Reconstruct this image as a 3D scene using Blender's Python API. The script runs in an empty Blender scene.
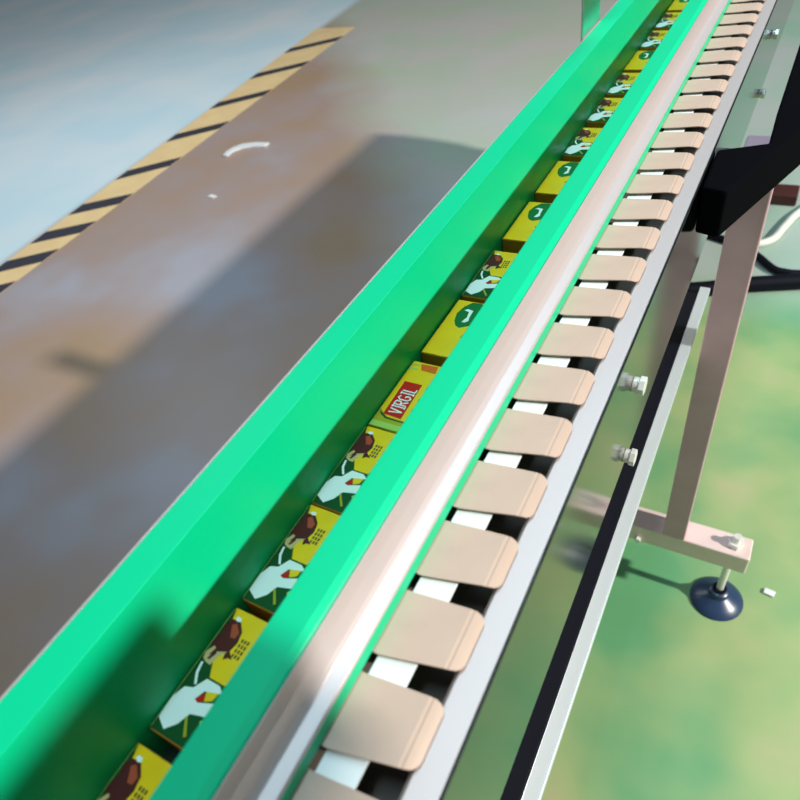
import bpy, bmesh, math, random
from mathutils import Vector, Matrix
scene = bpy.context.scene
C = scene.collection
random.seed(4)

# ------------------------------------------------------------------ camera
CAMZ = 1.4
cd = bpy.data.cameras.new('camera'); cam = bpy.data.objects.new('camera', cd); C.objects.link(cam)
cd.sensor_width = 36.0; cd.lens = 636.5 / 800 * 36.0; cd.clip_start = 0.01
Rm = Matrix(((0.86690977, -0.22753169, 0.44350511), (0.46997485, 0.66958868, -0.57513011), (-0.16610568, 0.70702216, 0.68740713)))
cam.matrix_world = Matrix.Translation((0, 0, CAMZ)) @ Rm.to_4x4()
scene.camera = cam
cd.dof.use_dof = True; cd.dof.focus_distance = 0.62; cd.dof.aperture_fstop = 9.0

# ------------------------------------------------------------------ world, lamps, exposure
w = bpy.data.worlds.new('hall_light'); scene.world = w; w.use_nodes = True
bgn = w.node_tree.nodes['Background']; bgn.inputs[0].default_value = (0.80, 0.92, 1.0, 1); bgn.inputs[1].default_value = 0.13

def area(name, loc, target, size, power, col):
    l = bpy.data.lights.new(name, 'AREA'); l.shape = 'DISK'; l.size = size; l.energy = power; l.color = col
    o = bpy.data.objects.new(name, l); C.objects.link(o); o.location = loc
    o.rotation_euler = (Vector(target) - Vector(loc)).to_track_quat('-Z', 'Y').to_euler()
    return o
area('work_lamp', (8.0, 0.85, 6.25), (-0.6, 0.8, 0.6), 0.38, 1380, (1.0, 0.95, 0.84))
cl = area('ceiling_lamp', (-0.22, 1.3, 3.4), (-0.22, 1.3, 0.0), 0.35, 50, (0.62, 0.90, 1.0))
cl.data.shape = 'RECTANGLE'; cl.data.size = 0.35; cl.data.size_y = 3.0; cl.rotation_euler = (0, 0, 0)
area('far_fill_light', (-4.6, 2.6, 3.4), (-4.2, 2.2, 0.0), 1.2, 36, (0.84, 0.93, 1.0))  # added fill with no known source, brightens the far left floor
vs = scene.view_settings
vs.view_transform = 'Standard'; vs.look = 'None'; vs.gamma = 1.0; vs.use_curve_mapping = False; vs.exposure = 0.0

# ------------------------------------------------------------------ materials
def mat(name, col, rough=0.5, metal=0.0, noise=0.0, nscale=30.0, spec=0.5, stretch=None, coat=0.0):
    m = bpy.data.materials.new(name); m.use_nodes = True
    nt = m.node_tree; b = nt.nodes['Principled BSDF']
    b.inputs['Base Color'].default_value = (*col, 1); b.inputs['Roughness'].default_value = rough
    b.inputs['Metallic'].default_value = metal; b.inputs['Specular IOR Level'].default_value = spec
    b.inputs['Coat Weight'].default_value = coat
    if noise > 0:
        tc = nt.nodes.new('ShaderNodeTexCoord'); mp = nt.nodes.new('ShaderNodeMapping')
        mp.inputs['Scale'].default_value = stretch or (1, 1, 1)
        n = nt.nodes.new('ShaderNodeTexNoise'); n.inputs['Scale'].default_value = nscale; n.inputs['Detail'].default_value = 4
        r = nt.nodes.new('ShaderNodeValToRGB')
        r.color_ramp.elements[0].position = 0.3; r.color_ramp.elements[1].position = 0.7
        r.color_ramp.elements[0].color = (*[c * (1 - noise) for c in col], 1)
        r.color_ramp.elements[1].color = (*[min(1, c * (1 + noise)) for c in col], 1)
        nt.links.new(tc.outputs['Object'], mp.inputs[0]); nt.links.new(mp.outputs[0], n.inputs['Vector'])
        nt.links.new(n.outputs[0], r.inputs[0]); nt.links.new(r.outputs[0], b.inputs['Base Color'])
    return m
GREEN = mat('green_guide_plastic', (0.0, 0.545, 0.26), 0.40, 0, 0.05, 9, stretch=(1, 0.2, 1), spec=0.3)
STEEL = mat('brushed_steel', (0.78, 0.76, 0.77), 0.30, 1.0, 0.06, 60, stretch=(1, 0.05, 1))
BRIGHT = mat('bright_steel', (0.54, 0.47, 0.475), 0.42, 0.3, 0.03, 30, stretch=(1, 0.05, 1))
MIRROR = mat('polished_steel', (0.155, 0.165, 0.15), 0.12, 1.0)
POST = mat('satin_steel_post', (0.62, 0.39, 0.48), 0.45, 0.1, 0.06, 20)
CROSS = mat('satin_steel_foot', (0.85, 0.68, 0.66), 0.45, 0.1, 0.05, 20)
TAN = mat('tan_coated_plate', (0.53, 0.38, 0.305), 0.45, 0, 0.035, 60)
DARK = mat('dark_chain_steel', (0.13, 0.10, 0.085), 0.6)
WHITE = mat('white_plastic', (0.80, 0.86, 0.88), 0.4)
BLACK = mat('black_plastic', (0.003, 0.003, 0.0045), 0.9, spec=0.02)
RUBBER = mat('black_rubber', (0.004, 0.005, 0.011), 0.6, spec=0.12)
ALU = mat('aluminium', (0.66, 0.74, 0.82), 0.45, 0.5)
PAD = mat('blue_black_foot', (0.018, 0.045, 0.12), 0.33, spec=0.8)
NICKEL = mat('nickel_bolt', (0.85, 0.84, 0.82), 0.35, 0.25)
BELT = mat('dark_green_belt', (0.004, 0.03, 0.012), 0.7)
CABLE = mat('white_hose_rubber', (0.78, 0.80, 0.72), 0.5)
MAROON = mat('maroon_block', (0.06, 0.012, 0.010), 0.6)
PAPER = mat('white_scrap_paper', (0.85, 0.87, 0.92), 0.6)
TAPE_Y = mat('yellow_tape', (1.0, 0.70, 0.36), 0.45, 0, 0.08, 6)
TAPE_B = mat('black_tape', (0.035, 0.035, 0.055), 0.45)
# carton inks
YEL = mat('carton_yellow', (1.0, 0.61, 0.002), 0.35, 0, 0.06, 40)
OLIVE = mat('carton_olive', (0.42, 0.40, 0.02), 0.45, spec=0.2)
LIME = mat('carton_lime', (0.40, 0.62, 0.12), 0.45, spec=0.2)
DGREEN = mat('carton_dark_green', (0.002, 0.075, 0.015), 0.45, spec=0.2)
MGREEN = mat('carton_green', (0.004, 0.17, 0.035), 0.45, spec=0.2)
OCHRE = mat('carton_ochre', (0.50, 0.22, 0.02), 0.45, spec=0.2)
BROWN = mat('carton_brown', (0.085, 0.016, 0.014), 0.45, spec=0.2)
RUST = mat('carton_rust', (0.45, 0.08, 0.035), 0.45, spec=0.2)
CREAM = mat('carton_cream', (0.62, 0.50, 0.22), 0.45, spec=0.2)
PALE = mat('carton_white', (0.88, 0.96, 0.93), 0.45, spec=0.2)
RED = mat('carton_red', (0.62, 0.012, 0.006), 0.45, spec=0.2)
ORANGE = mat('carton_orange', (0.80, 0.14, 0.01), 0.45, spec=0.2)
INK = mat('carton_ink', (0.09, 0.05, 0.01), 0.5)

def floor_material():
    m = bpy.data.materials.new('painted_concrete'); m.use_nodes = True; nt = m.node_tree; N = nt.nodes; L = nt.links
    b = N['Principled BSDF']; g = N.new('ShaderNodeNewGeometry')
    def noise(scale, detail=3, off=0.0):
        mp = N.new('ShaderNodeMapping'); mp.inputs['Location'].default_value = (off, off * 1.7, 0)
        n = N.new('ShaderNodeTexNoise'); n.inputs['Scale'].default_value = scale; n.inputs['Detail'].default_value = detail
        L.new(g.outputs['Position'], mp.inputs[0]); L.new(mp.outputs[0], n.inputs['Vector']); return n.outputs[0]
    def ramp(src, stops):
        r = N.new('ShaderNodeValToRGB'); e = r.color_ramp.elements
        while len(e) < len(stops): e.new(0.5)
        for k, (p, c) in enumerate(stops): e[k].position = p; e[k].color = (*c, 1)
        L.new(src, r.inputs[0]); return r.outputs[0]
    def mix(f, a, c):
        x = N.new('ShaderNodeMix'); x.data_type = 'RGBA'; L.new(f, x.inputs[0]); L.new(a, x.inputs[6]); L.new(c, x.inputs[7]); return x.outputs[2]
    def mth(op, a, bb=None, clamp=False):
        x = N.new('ShaderNodeMath'); x.operation = op; x.use_clamp = clamp
        for i, v in enumerate((a, bb)):
            if v is None: continue
            if isinstance(v, (int, float)): x.inputs[i].default_value = v
            else: L.new(v, x.inputs[i])
        return x.outputs[0]
    sp = N.new('ShaderNodeSeparateXYZ'); L.new(g.outputs['Position'], sp.inputs[0]); X, Y = sp.outputs[0], sp.outputs[1]
    grey = ramp(noise(1.1, 3), [(0.36, (0.43, 0.29, 0.19)), (0.46, (0.43, 0.31, 0.265)), (0.54, (0.42, 0.33, 0.32)), (0.66, (0.43, 0.42, 0.49))])
    green = ramp(noise(2.6, 3, 3.3), [(0.34, (0.13, 0.38, 0.18)), (0.46, (0.25, 0.43, 0.20)), (0.56, (0.36, 0.48, 0.22)), (0.68, (0.48, 0.48, 0.27))])
    far = ramp(noise(1.7, 2, 7.1), [(0.35, (0.30, 0.48, 0.38)), (0.65, (0.42, 0.48, 0.46))])
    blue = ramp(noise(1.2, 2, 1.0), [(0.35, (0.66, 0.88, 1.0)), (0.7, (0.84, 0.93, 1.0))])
    wob = mth('MULTIPLY', mth('SUBTRACT', noise(1.5, 2, 5.0), 0.5), 0.5)
    fg = mth('DIVIDE', mth('ADD', mth('ADD', X, 0.75), wob), 0.35, True)            # grey to green paint
    ff = mth('DIVIDE', mth('SUBTRACT', mth('ADD', Y, wob), 1.82), 0.30, True)       # green wears to grey further off
    fb = mth('DIVIDE', mth('SUBTRACT', -3.13, mth('ADD', X, mth('MULTIPLY', Y, 0.12))), 0.10, True)   # sky reflection put into the colour as blue past the tape
    fp = mth('MULTIPLY', mth('DIVIDE', mth('SUBTRACT', mth('ADD', mth('ADD', X, mth('MULTIPLY', Y, 0.8)), wob), 0.05), 0.6, True), 0.8)   # pale worn patch beyond the conveyor
    grey = mix(fp, grey, ramp(noise(2.0, 2, 9.0), [(0.35, (0.50, 0.62, 0.50)), (0.65, (0.60, 0.60, 0.58))]))
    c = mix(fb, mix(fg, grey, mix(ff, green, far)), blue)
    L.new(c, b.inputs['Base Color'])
    b.inputs['Roughness'].default_value = 0.42; b.inputs['Specular IOR Level'].default_value = 0.35
    return m
FLOOR = floor_material()

# ------------------------------------------------------------------ helpers
def Z(h): return CAMZ - h
def tag(o, label=None, cat=None, group=None, kind=None):
    if label: o['label'] = label
    if cat: o['category'] = cat
    if group: o['group'] = group
    if kind: o['kind'] = kind
    return o
def empty(name, loc, label, cat, group=None):
    o = bpy.data.objects.new(name, None); C.objects.link(o); o.location = loc; o.empty_display_size = 0.02
    return tag(o, label, cat, group)
def origin(o):
    v = Vector((0, 0, 0))
    while o: v += o.location; o = o.parent
    return v
def link(name, bm, mats, parent=None, loc=None, smooth=False, bevel=0.0, seg=2, kind=None, label=None):
    """world-space bmesh -> one mesh object whose origin is the parent's (or loc)"""
    base = origin(parent) if parent else Vector(loc or (0, 0, 0))
    bmesh.ops.translate(bm, verts=bm.verts, vec=-base)
    bmesh.ops.recalc_face_normals(bm, faces=bm.faces)
    me = bpy.data.meshes.new(name); bm.to_mesh(me); bm.free()
    for m in (mats if isinstance(mats, (list, tuple)) else [mats]): me.materials.append(m)
    if smooth:
        for p in me.polygons: p.use_smooth = True
    o = bpy.data.objects.new(name, me); C.objects.link(o)
    if parent: o.parent = parent
    else: o.location = base
    if bevel:
        md = o.modifiers.new('edge', 'BEVEL'); md.width = bevel; md.segments = seg; md.limit_method = 'ANGLE'; md.angle_limit = math.radians(35)
    if kind: o['kind'] = kind
    if label: o['label'] = label
    return o
def box(bm, x0, x1, y0, y1, z0, z1):
    v = [bm.verts.new((x, y, z)) for z in (z0, z1) for y in (y0, y1) for x in (x0, x1)]
    for f in ((0, 1, 3, 2), (4, 6, 7, 5), (0, 4, 5, 1), (2, 3, 7, 6), (0, 2, 6, 4), (1, 5, 7, 3)): bm.faces.new([v[i] for i in f])
    return bm
def B(*a): return box(bmesh.new(), *a)
def extrude_y(pts, y0, y1, bm=None):
    bm = bm or bmesh.new(); a = [bm.verts.new((x, y0, z)) for x, z in pts]; b = [bm.verts.new((x, y1, z)) for x, z in pts]
    n = len(pts); bm.faces.new(a); bm.faces.new(b[::-1])
    for i in range(n): bm.faces.new((a[i], b[i], b[(i + 1) % n], a[(i + 1) % n]))
    return bm
def prism(pts, z0, z1, bm=None, mi=0):
    bm = bm or bmesh.new(); a = [bm.verts.new((x, y, z0)) for x, y in pts]; b = [bm.verts.new((x, y, z1)) for x, y in pts]
    n = len(pts); fs = [bm.faces.new(a[::-1]), bm.faces.new(b)]
    for i in range(n): fs.append(bm.faces.new((a[i], a[(i + 1) % n], b[(i + 1) % n], b[i])))
    for f in fs: f.material_index = mi
    return bm
def lathe(prof, cx, cy, seg=40, bm=None):
    bm = bm or bmesh.new(); rings = []
    for r, z in prof:
        rings.append([bm.verts.new((cx + r * math.cos(2 * math.pi * k / seg), cy + r * math.sin(2 * math.pi * k / seg), z)) for k in range(seg)])
    for a, b in zip(rings, rings[1:]):
        for k in range(seg): bm.faces.new((a[k], a[(k + 1) % seg], b[(k + 1) % seg], b[k]))
    bm.faces.new(rings[0][::-1]); bm.faces.new(rings[-1])
    return bm
def cyl(bm, p, q, r, seg=20, r2=None):
    p, q = Vector(p), Vector(q); d = (q - p).normalized(); u = d.orthogonal().normalized(); v = d.cross(u)
    a, b = [], []
    for k in range(seg):
        t = 2 * math.pi * k / seg; e = u * math.cos(t) + v * math.sin(t)
        a.append(bm.verts.new(p + e * r)); b.append(bm.verts.new(q + e * (r2 or r)))
    for k in range(seg): bm.faces.new((a[k], a[(k + 1) % seg], b[(k + 1) % seg], b[k]))
    bm.faces.new(a[::-1]); bm.faces.new(b)
    return bm
def tube(pts, r, seg=14, sub=8):
    P = [Vector(p) for p in pts]; out = []
    for i in range(len(P) - 1):
        p0, p1, p2, p3 = P[max(i - 1, 0)], P[i], P[i + 1], P[min(i + 2, len(P) - 1)]
        for k in range(sub):
            t = k / sub
            out.append(0.5 * ((2 * p1) + (p2 - p0) * t + (2 * p0 - 5 * p1 + 4 * p2 - p3) * t * t + (3 * p1 - p0 - 3 * p2 + p3) * t ** 3))
    out.append(P[-1]); bm = bmesh.new(); rings = []
    for i, p in enumerate(out):
        d = (out[min(i + 1, len(out) - 1)] - out[max(i - 1, 0)]).normalized()
        u = Vector((0, 0, 1)).cross(d).normalized(); v = d.cross(u)
        rings.append([bm.verts.new(p + (u * math.cos(2 * math.pi * k / seg) + v * math.sin(2 * math.pi * k / seg)) * r) for k in range(seg)])
    for a, b in zip(rings, rings[1:]):
        for k in range(seg): bm.faces.new((a[k], a[(k + 1) % seg], b[(k + 1) % seg], b[k]))
    bm.faces.new(rings[0][::-1]); bm.faces.new(rings[-1])
    return bm

# ------------------------------------------------------------------ floor
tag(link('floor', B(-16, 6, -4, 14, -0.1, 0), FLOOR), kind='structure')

# ------------------------------------------------------------------ conveyor frame and guides
Y0, Y1 = -0.55, 2.65
conv = empty('conveyor', (-0.163, 0.8, 0), 'long conveyor with green plastic guides, steel side and a row of tan plates', 'conveyor')
link('left_guide', B(-0.2591, -0.2376, Y0, Y1, Z(0.395), Z(0.27)), GREEN, conv, bevel=0.00025, label='tall wide green guide wall on the left')
link('side_sheet', B(-0.2614, -0.2592, Y0, Y1, Z(0.48), Z(0.2705)), BRIGHT, conv, bevel=0.0004)
link('belt', B(-0.2375, -0.1635, Y0, Y1, Z(0.385), Z(0.379)), BELT, conv)
link('right_guide', extrude_y([(-0.1634, Z(0.379)), (-0.1634, Z(0.27)), (-0.1455, Z(0.27)), (-0.1408, Z(0.2722)), (-0.1408, Z(0.379))], Y0, Y1), GREEN, conv, bevel=0.0010, label='green guide rail right of the cartons')
link('steel_strip', extrude_y([(-0.1407, Z(0.2995)), (-0.1407, Z(0.2728)), (-0.1395, Z(0.2722)), (-0.1385, Z(0.283)), (-0.1360, Z(0.2925)), (-0.1340, Z(0.2955)), (-0.1265, Z(0.2972)), (-0.1260, Z(0.2995))], Y0, Y1), BRIGHT, conv, bevel=0.0006, seg=3)
link('lower_guide', B(-0.1407, -0.1258, Y0, Y1, Z(0.3085), Z(0.2996)), GREEN, conv, bevel=0.0004)
link('wear_strip', B(-0.1240, -0.1035, Y0, Y1, Z(0.3150), Z(0.3130)), WHITE, conv, bevel=0.0004)
link('slot_floor', B(-0.1400, -0.0681, Y0, Y1, Z(0.345), Z(0.337)), DARK, conv)
link('deck_edge', B(-0.0835, -0.0682, Y0, Y1, Z(0.3175), Z(0.3150)), BRIGHT, conv, bevel=0.0006)
link('deck_lip', B(-0.0845, -0.0836, Y0, Y1, Z(0.3369), Z(0.3155)), DARK, conv)
link('side_plate', B(-0.0681, -0.0665, Y0, Y1, Z(0.4685), Z(0.3145)), MIRROR, conv, bevel=0.0005)
link('light_block_pan', B(-0.2591, -0.0682, Y0, Y1, Z(0.478), Z(0.470)), STEEL, conv)  # unseen pan added to block light under the conveyor
link('rubber_strip', B(-0.1150, -0.0798, Y0, 0.955, Z(0.694), Z(0.680)), RUBBER, conv, bevel=0.002, seg=3)
link('light_block_sheet', B(-0.135, -0.1152, Y0, Y1, Z(0.694), Z(0.4785)), STEEL, conv)  # hidden full-length sheet added to stop light passing between plate and rail
link('flange', B(-0.0797, -0.0640, Y0, 0.975, Z(0.692), Z(0.6805)), ALU, conv, bevel=0.001)
def bolt(name, x, y, z, r=0.0078, L=0.0095, parent=conv):
    bm = bmesh.new(); cyl(bm, (x, y, z), (x + L * 0.55, y, z), r * 0.8); cyl(bm, (x + L * 0.5, y, z), (x + L, y, z), r, 6)
    return link(name, bm, NICKEL, parent, bevel=0.0004)
for yy in (-0.42, 0.385, 1.2):
    bolt('bolt', -0.0665, yy, Z(0.368)); bolt('bolt', -0.0665, yy, Z(0.455))

# sliding tan plates: one profile, each plate an object
PITCH = 0.0482; FX0 = -0.1380
def flap_mesh():
    bm = bmesh.new(); t = 0.0011
    # outline: near edge (y low) leans away towards the tip; rounded tip corners
    near = [(FX0, 0.0), (-0.1225, 0.0), (-0.1040, 0.0040), (-0.0895, 0.0073), (-0.0880, 0.0077), (-0.0868, 0.0080), (-0.0840, 0.0092), (-0.0822, 0.0112), (-0.0812, 0.0140)]
    far = [(FX0, 0.0372), (-0.1225, 0.0376), (-0.1040, 0.0396), (-0.0895, 0.0410), (-0.0880, 0.0412), (-0.0868, 0.0413), (-0.0840, 0.0408), (-0.0822, 0.0396), (-0.0812, 0.0376)]
    def zz(x): return Z(0.3092) - (0.0005 if x == -0.0880 else 0.0) - (0.0 if x < -0.0880 else (x + 0.0880) * 0.30 + ((x + 0.0880) / 0.007) ** 2 * 0.0009)
    rows = []
    for (xa, ya), (xb, yb) in zip(near, far):
        rows.append([(bm.verts.new((xa, ya + (yb - ya) * k / 6, zz(xa)))) for k in range(7)])
    low = [[bm.verts.new(v.co - Vector((0, 0, t))) for v in a] for a in rows]
    for g in (rows, low):
        for a, b in zip(g, g[1:]):
            for k in range(6): bm.faces.new((a[k], b[k], b[k + 1], a[k + 1]))
    rim = lambda g: g[0] + [a[-1] for a in g[1:-1]] + g[-1][::-1] + [a[0] for a in g[-2:0:-1]]
    u, l = rim(rows), rim(low)
    for i in range(len(u)): bm.faces.new((u[i], u[(i + 1) % len(u)], l[(i + 1) % len(u)], l[i]))
    return bm
f0 = link('flap', flap_mesh(), TAN, conv, smooth=False, bevel=0.00025)
fy = 0.0935
f0.data.transform(Matrix.Translation((0, 0.8, 0))); f0.location.y = fy - 11 * PITCH - 0.8
for k in range(-10, 51):
    c = f0.copy(); C.objects.link(c); c.parent = conv; c.location.y = fy + k * PITCH - 0.8

# stand: crossbar, posts, levelling feet
link('crossbar', B(-0.435, 0.112, 0.820, 0.872, Z(1.233), Z(1.181)), CROSS, conv, bevel=0.003)
for x0, x1 in ((-0.050, -0.008), (-0.3200, -0.2780)):
    link('post', B(x0, x1, 0.8195, 0.862, Z(1.1815), Z(0.375)), POST, conv, bevel=0.002)
link('bracket', B(-0.0663, -0.0502, 0.825, 0.857, Z(0.47), Z(0.39)), STEEL, conv, bevel=0.001)
link('bracket', B(-0.2778, -0.2615, 0.825, 0.857, Z(0.47), Z(0.39)), STEEL, conv, bevel=0.001)
bm = bmesh.new(); cyl(bm, (-0.095, 0.8202, Z(1.222)), (-0.095, 0.812, Z(1.222)), 0.007, 6); link('bolt', bm, NICKEL, conv)
for fx in (0.082, -0.409):
    pad = link('foot', lathe([(0.0, 0.0), (0.053, 0.0), (0.054, 0.003), (0.051, 0.007), (0.040, 0.015), (0.024, 0.024), (0.020, 0.027), (0.019, 0.040), (0.013, 0.044), (0.0, 0.044)], fx, 0.847), PAD, conv, smooth=True)
    pad.modifiers.new('s', 'EDGE_SPLIT').split_angle = math.radians(40)
    bm = bmesh.new(); cyl(bm, (fx, 0.847, 0.040), (fx, 0.847, 0.166), 0.0075, 16); st = link('stem', bm, NICKEL, pad)
    bm = bmesh.new(); cyl(bm, (fx, 0.847, 0.2195), (fx, 0.847, 0.231), 0.0155, 6); cyl(bm, (fx, 0.847, 0.229), (fx, 0.847, 0.248), 0.0075, 16)
    link('nut', bm, NICKEL, pad, bevel=0.0006)
    bm = lathe([(0.0, 0.0435), (0.0135, 0.0435), (0.0135, 0.050), (0.0, 0.050)], fx, 0.847, 24); link('collar', bm, RUBBER, pad)
# sensor bracket clamped on the outer side sheet, its shadow reaches the floor
bm = B(-0.2645, -0.2615, 0.880, 0.955, 1.05, 1.275); box(bm, -0.2640, -0.2450, 0.880, 0.955, 1.268, 1.275)
link('bracket', bm, STEEL, conv, bevel=0.001)

# ------------------------------------------------------------------ cartons
LEN, WID, THK = 0.0785, 0.0660, 0.029
ART_A = {
'yellow': [(0.0012, 0.0781), (0.0655, 0.0781), (0.0655, 0.060), (0.0328, 0.0539), (0.0295, 0.046), (0.0259, 0.0366), (0.0141, 0.0366), (0.0087, 0.0463), (0.0060, 0.0634)],
'bird': [(0.0029, 0.0711), (0.0098, 0.0715), (0.0147, 0.0666), (0.0164, 0.0597), (0.0151, 0.0541), (0.0196, 0.0504), (0.0164, 0.0501), (0.0143, 0.048), (0.0132, 0.0516), (0.0078, 0.0508), (0.004, 0.0458), (0.0022, 0.0467), (0.0033, 0.0513), (0.0006, 0.054), (0.0012, 0.0588), (0.0028, 0.0614), (0.0011, 0.0659)],
'birdhi': [(0.0056, 0.0679), (0.008, 0.0698), (0.0134, 0.0652), (0.0129, 0.0615), (0.0098, 0.061)],
'tail': [(0.0024, 0.0442), (0.0012, 0.0479), (0.004, 0.0529), (0.0057, 0.052), (0.0042, 0.0467), (0.008, 0.0505), (0.0139, 0.0531), (0.0104, 0.0478), (0.0091, 0.0424), (0.005, 0.043)],
'head': [(0.0051, 0.0721), (0.0058, 0.0738), (0.0089, 0.0738), (0.0098, 0.0715), (0.0072, 0.0708)],
'stem': [(0.0028, 0.042), (0.0042, 0.0422), (0.0057, 0.036), (0.0094, 0.0302), (0.0078, 0.0298), (0.0038, 0.0359)],
'flower': [(0.0010, 0.0070), (0.0006, 0.0191), (0.0035, 0.0263), (0.0089, 0.028), (0.0132, 0.0354), (0.0231, 0.0353), (0.0273, 0.0326), (0.0237, 0.0302), (0.0167, 0.0293), (0.0141, 0.0235), (0.0169, 0.0225), (0.0263, 0.0261), (0.0279, 0.0188), (0.0171, 0.0159), (0.0141, 0.0087), (0.0085, 0.0032)],
'heart': [(0.0143, 0.0232), (0.0179, 0.029), (0.0198, 0.0246), (0.017, 0.0228)],
'gold': [(0.0179, 0.0295), (0.0253, 0.0317), (0.0246, 0.0269), (0.0203, 0.0245)],
'petal': [(0.0272, 0.0185), (0.029, 0.023), (0.0302, 0.0209), (0.0292, 0.0184)],
'st1': [(0.0157, 0.0135), (0.0167, 0.0146), (0.0234, 0.0059), (0.0222, 0.0047)],
'st2': [(0.0253, 0.0154), (0.0268, 0.0168), (0.0313, 0.009), (0.0295, 0.0081)],
}
ART_B = {
'oval': [(0.0098, 0.0478), (0.0073, 0.0584), (0.0099, 0.0691), (0.0154, 0.0769), (0.0234, 0.0775), (0.0293, 0.0735), (0.033, 0.064), (0.0311, 0.0532), (0.026, 0.0443), (0.018, 0.0395), (0.0135, 0.0417)],
'glyph': [(0.0121, 0.0643), (0.015, 0.0667), (0.0206, 0.0652), (0.021, 0.0555), (0.0222, 0.0507), (0.0197, 0.0477), (0.0168, 0.0476), (0.0176, 0.0523), (0.0188, 0.0549), (0.0173, 0.0627)],
'spot': [(0.0242, 0.0275), (0.0247, 0.0305), (0.0258, 0.0323), (0.0267, 0.0262)],
}
def carton(kind, label, group=None):
    mats = []; bm = bmesh.new()
    def mi(m):
        if m not in mats: mats.append(m)
        return mats.index(m)
    top, side = {'A': (DGREEN, OCHRE), 'B': (YEL, OCHRE), 'C': (YEL, OLIVE)}[kind]
    # body: a carton with slightly bevelled edges, top panel in its own ink
    n = len(bm.faces); box(bm, 0, WID, 0, LEN, 0, THK); bm.faces.ensure_lookup_table()
    for f in bm.faces[n:]:
        f.normal_update(); f.material_index = mi(side)
    bm.faces.ensure_lookup_table(); bm.faces[1].material_index = mi(top)
    bmesh.ops.recalc_face_normals(bm, faces=bm.faces)
    bmesh.ops.bevel(bm, geom=[e for e in bm.edges], offset=0.0007, segments=2, affect='EDGES')
    # tuck-flap seams on the near end
    lay = [0]
    def art(pts, m, lift=1):
        lay[0] += 1
        prism(pts, THK - 0.0002, THK + 0.00004 * lift + 0.000005 * lay[0], bm, mi(m))
    if kind == 'A':
        art(ART_A['yellow'], YEL); art(ART_A['bird'], BROWN, 2); art(ART_A['birdhi'], RUST, 3); art(ART_A['tail'], CREAM, 3)
        art([(0.0048, 0.0448), (0.0066, 0.0448), (0.0085, 0.0500), (0.0062, 0.0500)], BROWN, 4)
        art(ART_A['head'], PALE, 3); art(ART_A['stem'], PALE, 2); art(ART_A['flower'], PALE, 2)
        art(ART_A['heart'], RED, 3); art(ART_A['gold'], YEL, 3); art(ART_A['petal'], RUST, 3); art(ART_A['st1'], OLIVE, 2); art(ART_A['st2'], LIME, 2)
        art([(0.0003, 0.0012), (0.0007, 0.0012), (0.0007, 0.0770), (0.0003, 0.0770)], LIME, 2)
        for r in range(3):
            for q in range(4):
                x = 0.0178 + r * 0.0022; y = 0.0515 + q * 0.0032
                art([(x, y), (x + 0.0013, y), (x + 0.0013, y + 0.0023), (x, y + 0.0023)], INK, 2)
        box(bm, 0.006, 0.060, -0.0002, 0.0001, 0.004, 0.0045)
    elif kind == 'B':
        art(ART_B['oval'], MGREEN); art(ART_B['glyph'], PALE, 2); art(ART_B['spot'], OLIVE)
        art([(0.036, 0.012), (0.058, 0.012), (0.058, 0.045), (0.036, 0.045)], MGREEN)
        box(bm, 0.006, 0.060, -0.0002, 0.0001, 0.004, 0.0045)
    else:
        art([(0.0006, 0.0193), (0.0049, 0.0163), (0.0104, 0.0125), (0.0655, 0.0118), (0.0655, 0.0006), (0.0006, 0.0006)], OLIVE)
        art([(0.0006, 0.0064), (0.0655, 0.0064), (0.0655, 0.0006), (0.0006, 0.0006)], LIME, 2)
        art([(0.0012, 0.0170), (0.0049, 0.0150), (0.0104, 0.0118), (0.0300, 0.0110), (0.0300, 0.0100), (0.0100, 0.0102), (0.0040, 0.0135)], DGREEN, 2)
        art([(0.0048, 0.0530), (0.0210, 0.0530), (0.0222, 0.0134), (0.0058, 0.0144)], RED, 2)
        art([(0.0084, 0.0758), (0.0240, 0.0767), (0.0254, 0.0683), (0.0120, 0.0688)], ORANGE, 2)
        for y in (0.0670, 0.0722): art([(0.0006, y), (0.0082, y + 0.001), (0.0082, y + 0.003), (0.0006, y + 0.002)], LIME, 2)
        for y in (0.022, 0.034, 0.048): art([(0.0262, y), (0.0285, y + 0.003), (0.0280, y + 0.007), (0.0258, y + 0.004)], DGREEN, 2)
        # VIRGIL: s runs along the carton, t towards its left edge
        def P(s, t): return (0.0198 - 0.0112 * t, 0.0172 + s)
        def stroke(a, b, wd=0.0009):
            a, b = Vector(P(*a)), Vector(P(*b)); d = (b - a).normalized(); nn = Vector((-d.y, d.x)) * wd
            art([tuple(a - nn), tuple(b - nn), tuple(b + nn), tuple(a + nn)], PALE, 4)
        W = 0.0042
        def letter(c, s):
            g = {'V': [((0, 1), (W / 2, 0)), ((W / 2, 0), (W, 1))], 'I': [((W * .4, 0), (W * .4, 1)), ((W*.1, 0), (W*.7, 0)), ((W*.1, 1), (W*.7, 1))],
                 'R': [((0, 0), (0, 1)), ((0, 1), (W * .9, .95)), ((W * .9, .95), (W * .9, .55)), ((W * .9, .55), (0, .5)), ((W * .3, .5), (W, 0))],
                 'G': [((W, .85), (W * .5, 1)), ((W * .5, 1), (0, .8)), ((0, .8), (0, .2)), ((0, .2), (W * .5, 0)), ((W * .5, 0), (W, .15)), ((W, .15), (W, .45)), ((W, .45), (W * .6, .45))],
                 'L': [((W*.2, 0), (W*.2, 1)), ((W*.2, 0), (W * .95, 0))]}[c]
            for a, b in g: stroke((s + a[0], a[1]), (s + b[0], b[1]), 0.00055)
        for c, s in zip('VIRGIL', (0.0, 0.0053, 0.0092, 0.0150, 0.0206, 0.0242)): letter(c, s + 0.0005)
    me = bpy.data.meshes.new('carton'); bm.to_mesh(me); bm.free()
    for m in mats: me.materials.append(m)
    o = bpy.data.objects.new('carton', me); C.objects.link(o)
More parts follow.
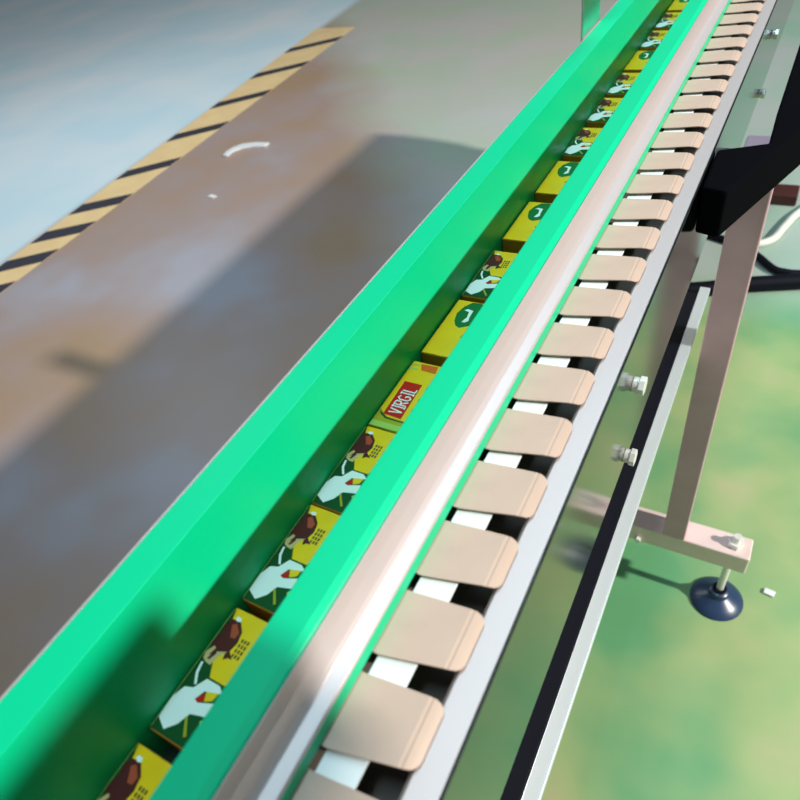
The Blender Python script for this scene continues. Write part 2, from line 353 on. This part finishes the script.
    return tag(o, label, 'box', 'cartons in the green channel')
XB, ZB = -0.2372, Z(0.379) + 0.0002
ZB = Z(0.349) - THK
ROW = [  # far edge y, kind, label
 (-0.078, 'A', 'flower and bird carton beyond the bottom edge, nearest in the channel'),
 (0.0078, 'A', 'flower carton just peeping in at the bottom of the channel, nearest visible'),
 (0.0945, 'A', 'flower and bird carton whose whole top shows, second from the near end of the channel'),
 (0.1790, 'A', 'flower and bird carton third from the near end, behind the brown end of the second'),
 (0.2588, 'A', 'flower and bird carton directly in front of the red-labelled yellow carton'),
 (0.3385, 'C', 'yellow carton with red VIRGIL label on top'),
 (0.4283, 'B', 'yellow carton with green oval directly behind the red-labelled carton'),
 (0.5130, 'A', 'flower carton between two yellow cartons with green ovals'),
 (0.6135, 'B', 'yellow green-oval carton just behind the isolated flower carton'),
 (0.7115, 'B', 'yellow green-oval carton farther along, next before the far flower cartons'),
 (0.8050, 'A', 'flower carton just behind the last yellow green-oval carton'),
 (0.9000, 'A', 'second flower carton behind the last yellow green-oval carton'),
]
proto = {}
NTH = ['first', 'second', 'third', 'fourth', 'fifth', 'sixth', 'seventh', 'eighth', 'ninth', 'tenth', 'eleventh', 'twelfth', 'thirteenth', 'fourteenth', 'fifteenth', 'sixteenth', 'seventeenth', 'eighteenth', 'nineteenth', 'twentieth']
far = 0.99
while far < 2.6:
    ROW.append((far, 'ABA'[len(ROW) % 3], None)); far += 0.09
for i, (fy2, kd, lab) in enumerate(ROW):
    if kd not in proto: o = proto[kd] = carton(kd, lab)
    else: o = proto[kd].copy(); C.objects.link(o)
    if lab is None: lab = '%s carton beyond the far flower pair, %s top' % (NTH[i - 12], 'green oval' if kd == 'B' else 'flower and bird')
    o['label'] = lab; o['group'] = 'cartons in the green channel'
    o.location = (XB + random.uniform(0, 0.0012), fy2 - LEN, ZB)
# the belt sits right under the cartons
# ------------------------------------------------------------------ black cover at the side of the conveyor
cov = bmesh.new()
prism([(-0.0660, 0.622), (-0.0430, 0.616), (0.0120, 0.779), (0.1100, 1.075), (0.1100, 1.30), (-0.020, 1.30), (-0.0225, 0.800), (-0.0212, 0.724), (-0.0660, 0.703)], Z(0.372), Z(0.322), cov)
link('machine_cover', cov, BLACK, None, loc=(-0.02, 0.8, Z(0.372)), bevel=0.003)
mc = bpy.data.objects['machine_cover']; tag(mc, 'black tapered machine cover beside the far end of the conveyor, over the post', 'machine cover')

# unseen slab on a pole added as a light blocker, to the right of the photographer; it shades the near end of the green wall
cb = empty('light_blocker', (0.33, -0.10, 0), 'flat grey light blocker added on a pole right of the near end of the conveyor', 'light blocker')
link('blocker_slab', B(0.27, 0.39, -0.34, 0.112, 1.40, 1.436), POST, cb, bevel=0.006)
link('pole', B(0.31, 0.35, -0.12, -0.08, 0.012, 1.40), POST, cb, bevel=0.003)
link('base_plate', B(0.20, 0.46, -0.23, 0.03, 0.0, 0.012), POST, cb, bevel=0.002)

# ------------------------------------------------------------------ things on the floor
tape = empty('hazard_tape', (-3.2, 1.8, 0), 'yellow and black striped floor tape running diagonally across the grey floor', 'floor tape')
def tp(t, s):  # t along the tape (y), s 0 = left edge, 1 = right edge
    a = Vector((-3.334 - 0.13 * (t - 1.35), t)); b = Vector((-3.09 - 0.085 * (t - 1.18), t)); p = a + (b - a) * s
    return (p.x, p.y)
link('yellow_band', prism([tp(-0.5, 0), tp(-0.5, 1), tp(5.0, 1), tp(5.0, 0)], 0.0005, 0.0015), TAPE_Y, tape)
for tl, tr in ((-0.05, 0.11), (0.23, 0.39), (0.51, 0.67), (0.79, 0.945), (1.06, 1.222), (1.34, 1.509), (1.62, 1.782), (1.913, 2.085), (2.32, 2.54), (2.83, 3.06), (3.35, 3.60), (3.90, 4.16), (4.45, 4.72)):
    link('black_stripe', prism([tp(tl - 0.06, 0.0), tp(tr - 0.06, 1.0), tp(tr + 0.06, 1.0), tp(tl + 0.06, 0.0)], 0.0016, 0.0022), TAPE_B, tape)
tag(link('paper_strip', prism([(-2.905, 2.640), (-2.872, 2.640), (-2.878, 2.70), (-2.85, 2.745), (-2.79, 2.775), (-2.70, 2.790), (-2.70, 2.835), (-2.80, 2.83), (-2.88, 2.80), (-2.915, 2.745), (-2.92, 2.69)], 0.001, 0.012), PAPER, None, loc=(-2.85, 2.75, 0), bevel=0.002),
    'curved white strip lying on the grey floor beside the striped tape', 'strip')
tag(link('paper_scrap', prism([(-2.645, 2.20), (-2.60, 2.19), (-2.59, 2.215), (-2.64, 2.225)], 0.001, 0.004), PAPER, None, loc=(-2.62, 2.21, 0)),
    'tiny white scrap lying on the grey floor left of the conveyor', 'scrap')
tag(link('paper_scrap', prism([(0.168, 0.898), (0.188, 0.894), (0.192, 0.909), (0.170, 0.911)], 0.001, 0.006), PAPER, None, loc=(0.18, 0.9, 0), bevel=0.001),
    'small white scrap on the green floor right of the levelling foot', 'scrap')
tag(link('hose', tube([(-0.62, 1.80, 0.026), (-0.40, 1.88, 0.026), (-0.181, 1.945, 0.026), (-0.041, 2.01, 0.026), (0.126, 2.075, 0.026), (0.35, 2.16, 0.026), (0.8, 2.3, 0.026)], 0.025), RUBBER, None, loc=(0, 2.0, 0), smooth=True),
    'thick black hose lying straight across the floor behind the post', 'hose')
tag(link('cable', tube([(-0.20, 2.32, 0.013), (-0.08, 2.27, 0.013), (-0.02, 2.215, 0.013), (0.035, 2.15, 0.013), (0.07, 2.135, 0.013), (0.13, 2.14, 0.013), (0.30, 2.20, 0.013), (0.7, 2.42, 0.013)], 0.0125), RUBBER, None, loc=(0, 2.2, 0), smooth=True),
    'thin curved black cable lying just beyond the thick black hose', 'cable')
tag(link('cable', tube([(-0.06, 2.285, 0.014), (-0.02, 2.295, 0.014), (0.019, 2.34, 0.014), (0.043, 2.43, 0.014), (0.085, 2.55, 0.014), (0.20, 2.72, 0.014), (0.5, 2.95, 0.014)], 0.0135), CABLE, None, loc=(0, 2.4, 0), smooth=True),
    'white cable curving over the floor to the right of the post', 'cable')
tag(link('floor_block', B(-0.06, 0.062, 2.60, 2.69, 0.0, 0.045), MAROON, None, loc=(0, 2.65, 0), bevel=0.006),
    'dark maroon block lying on the floor behind the white cable', 'block')
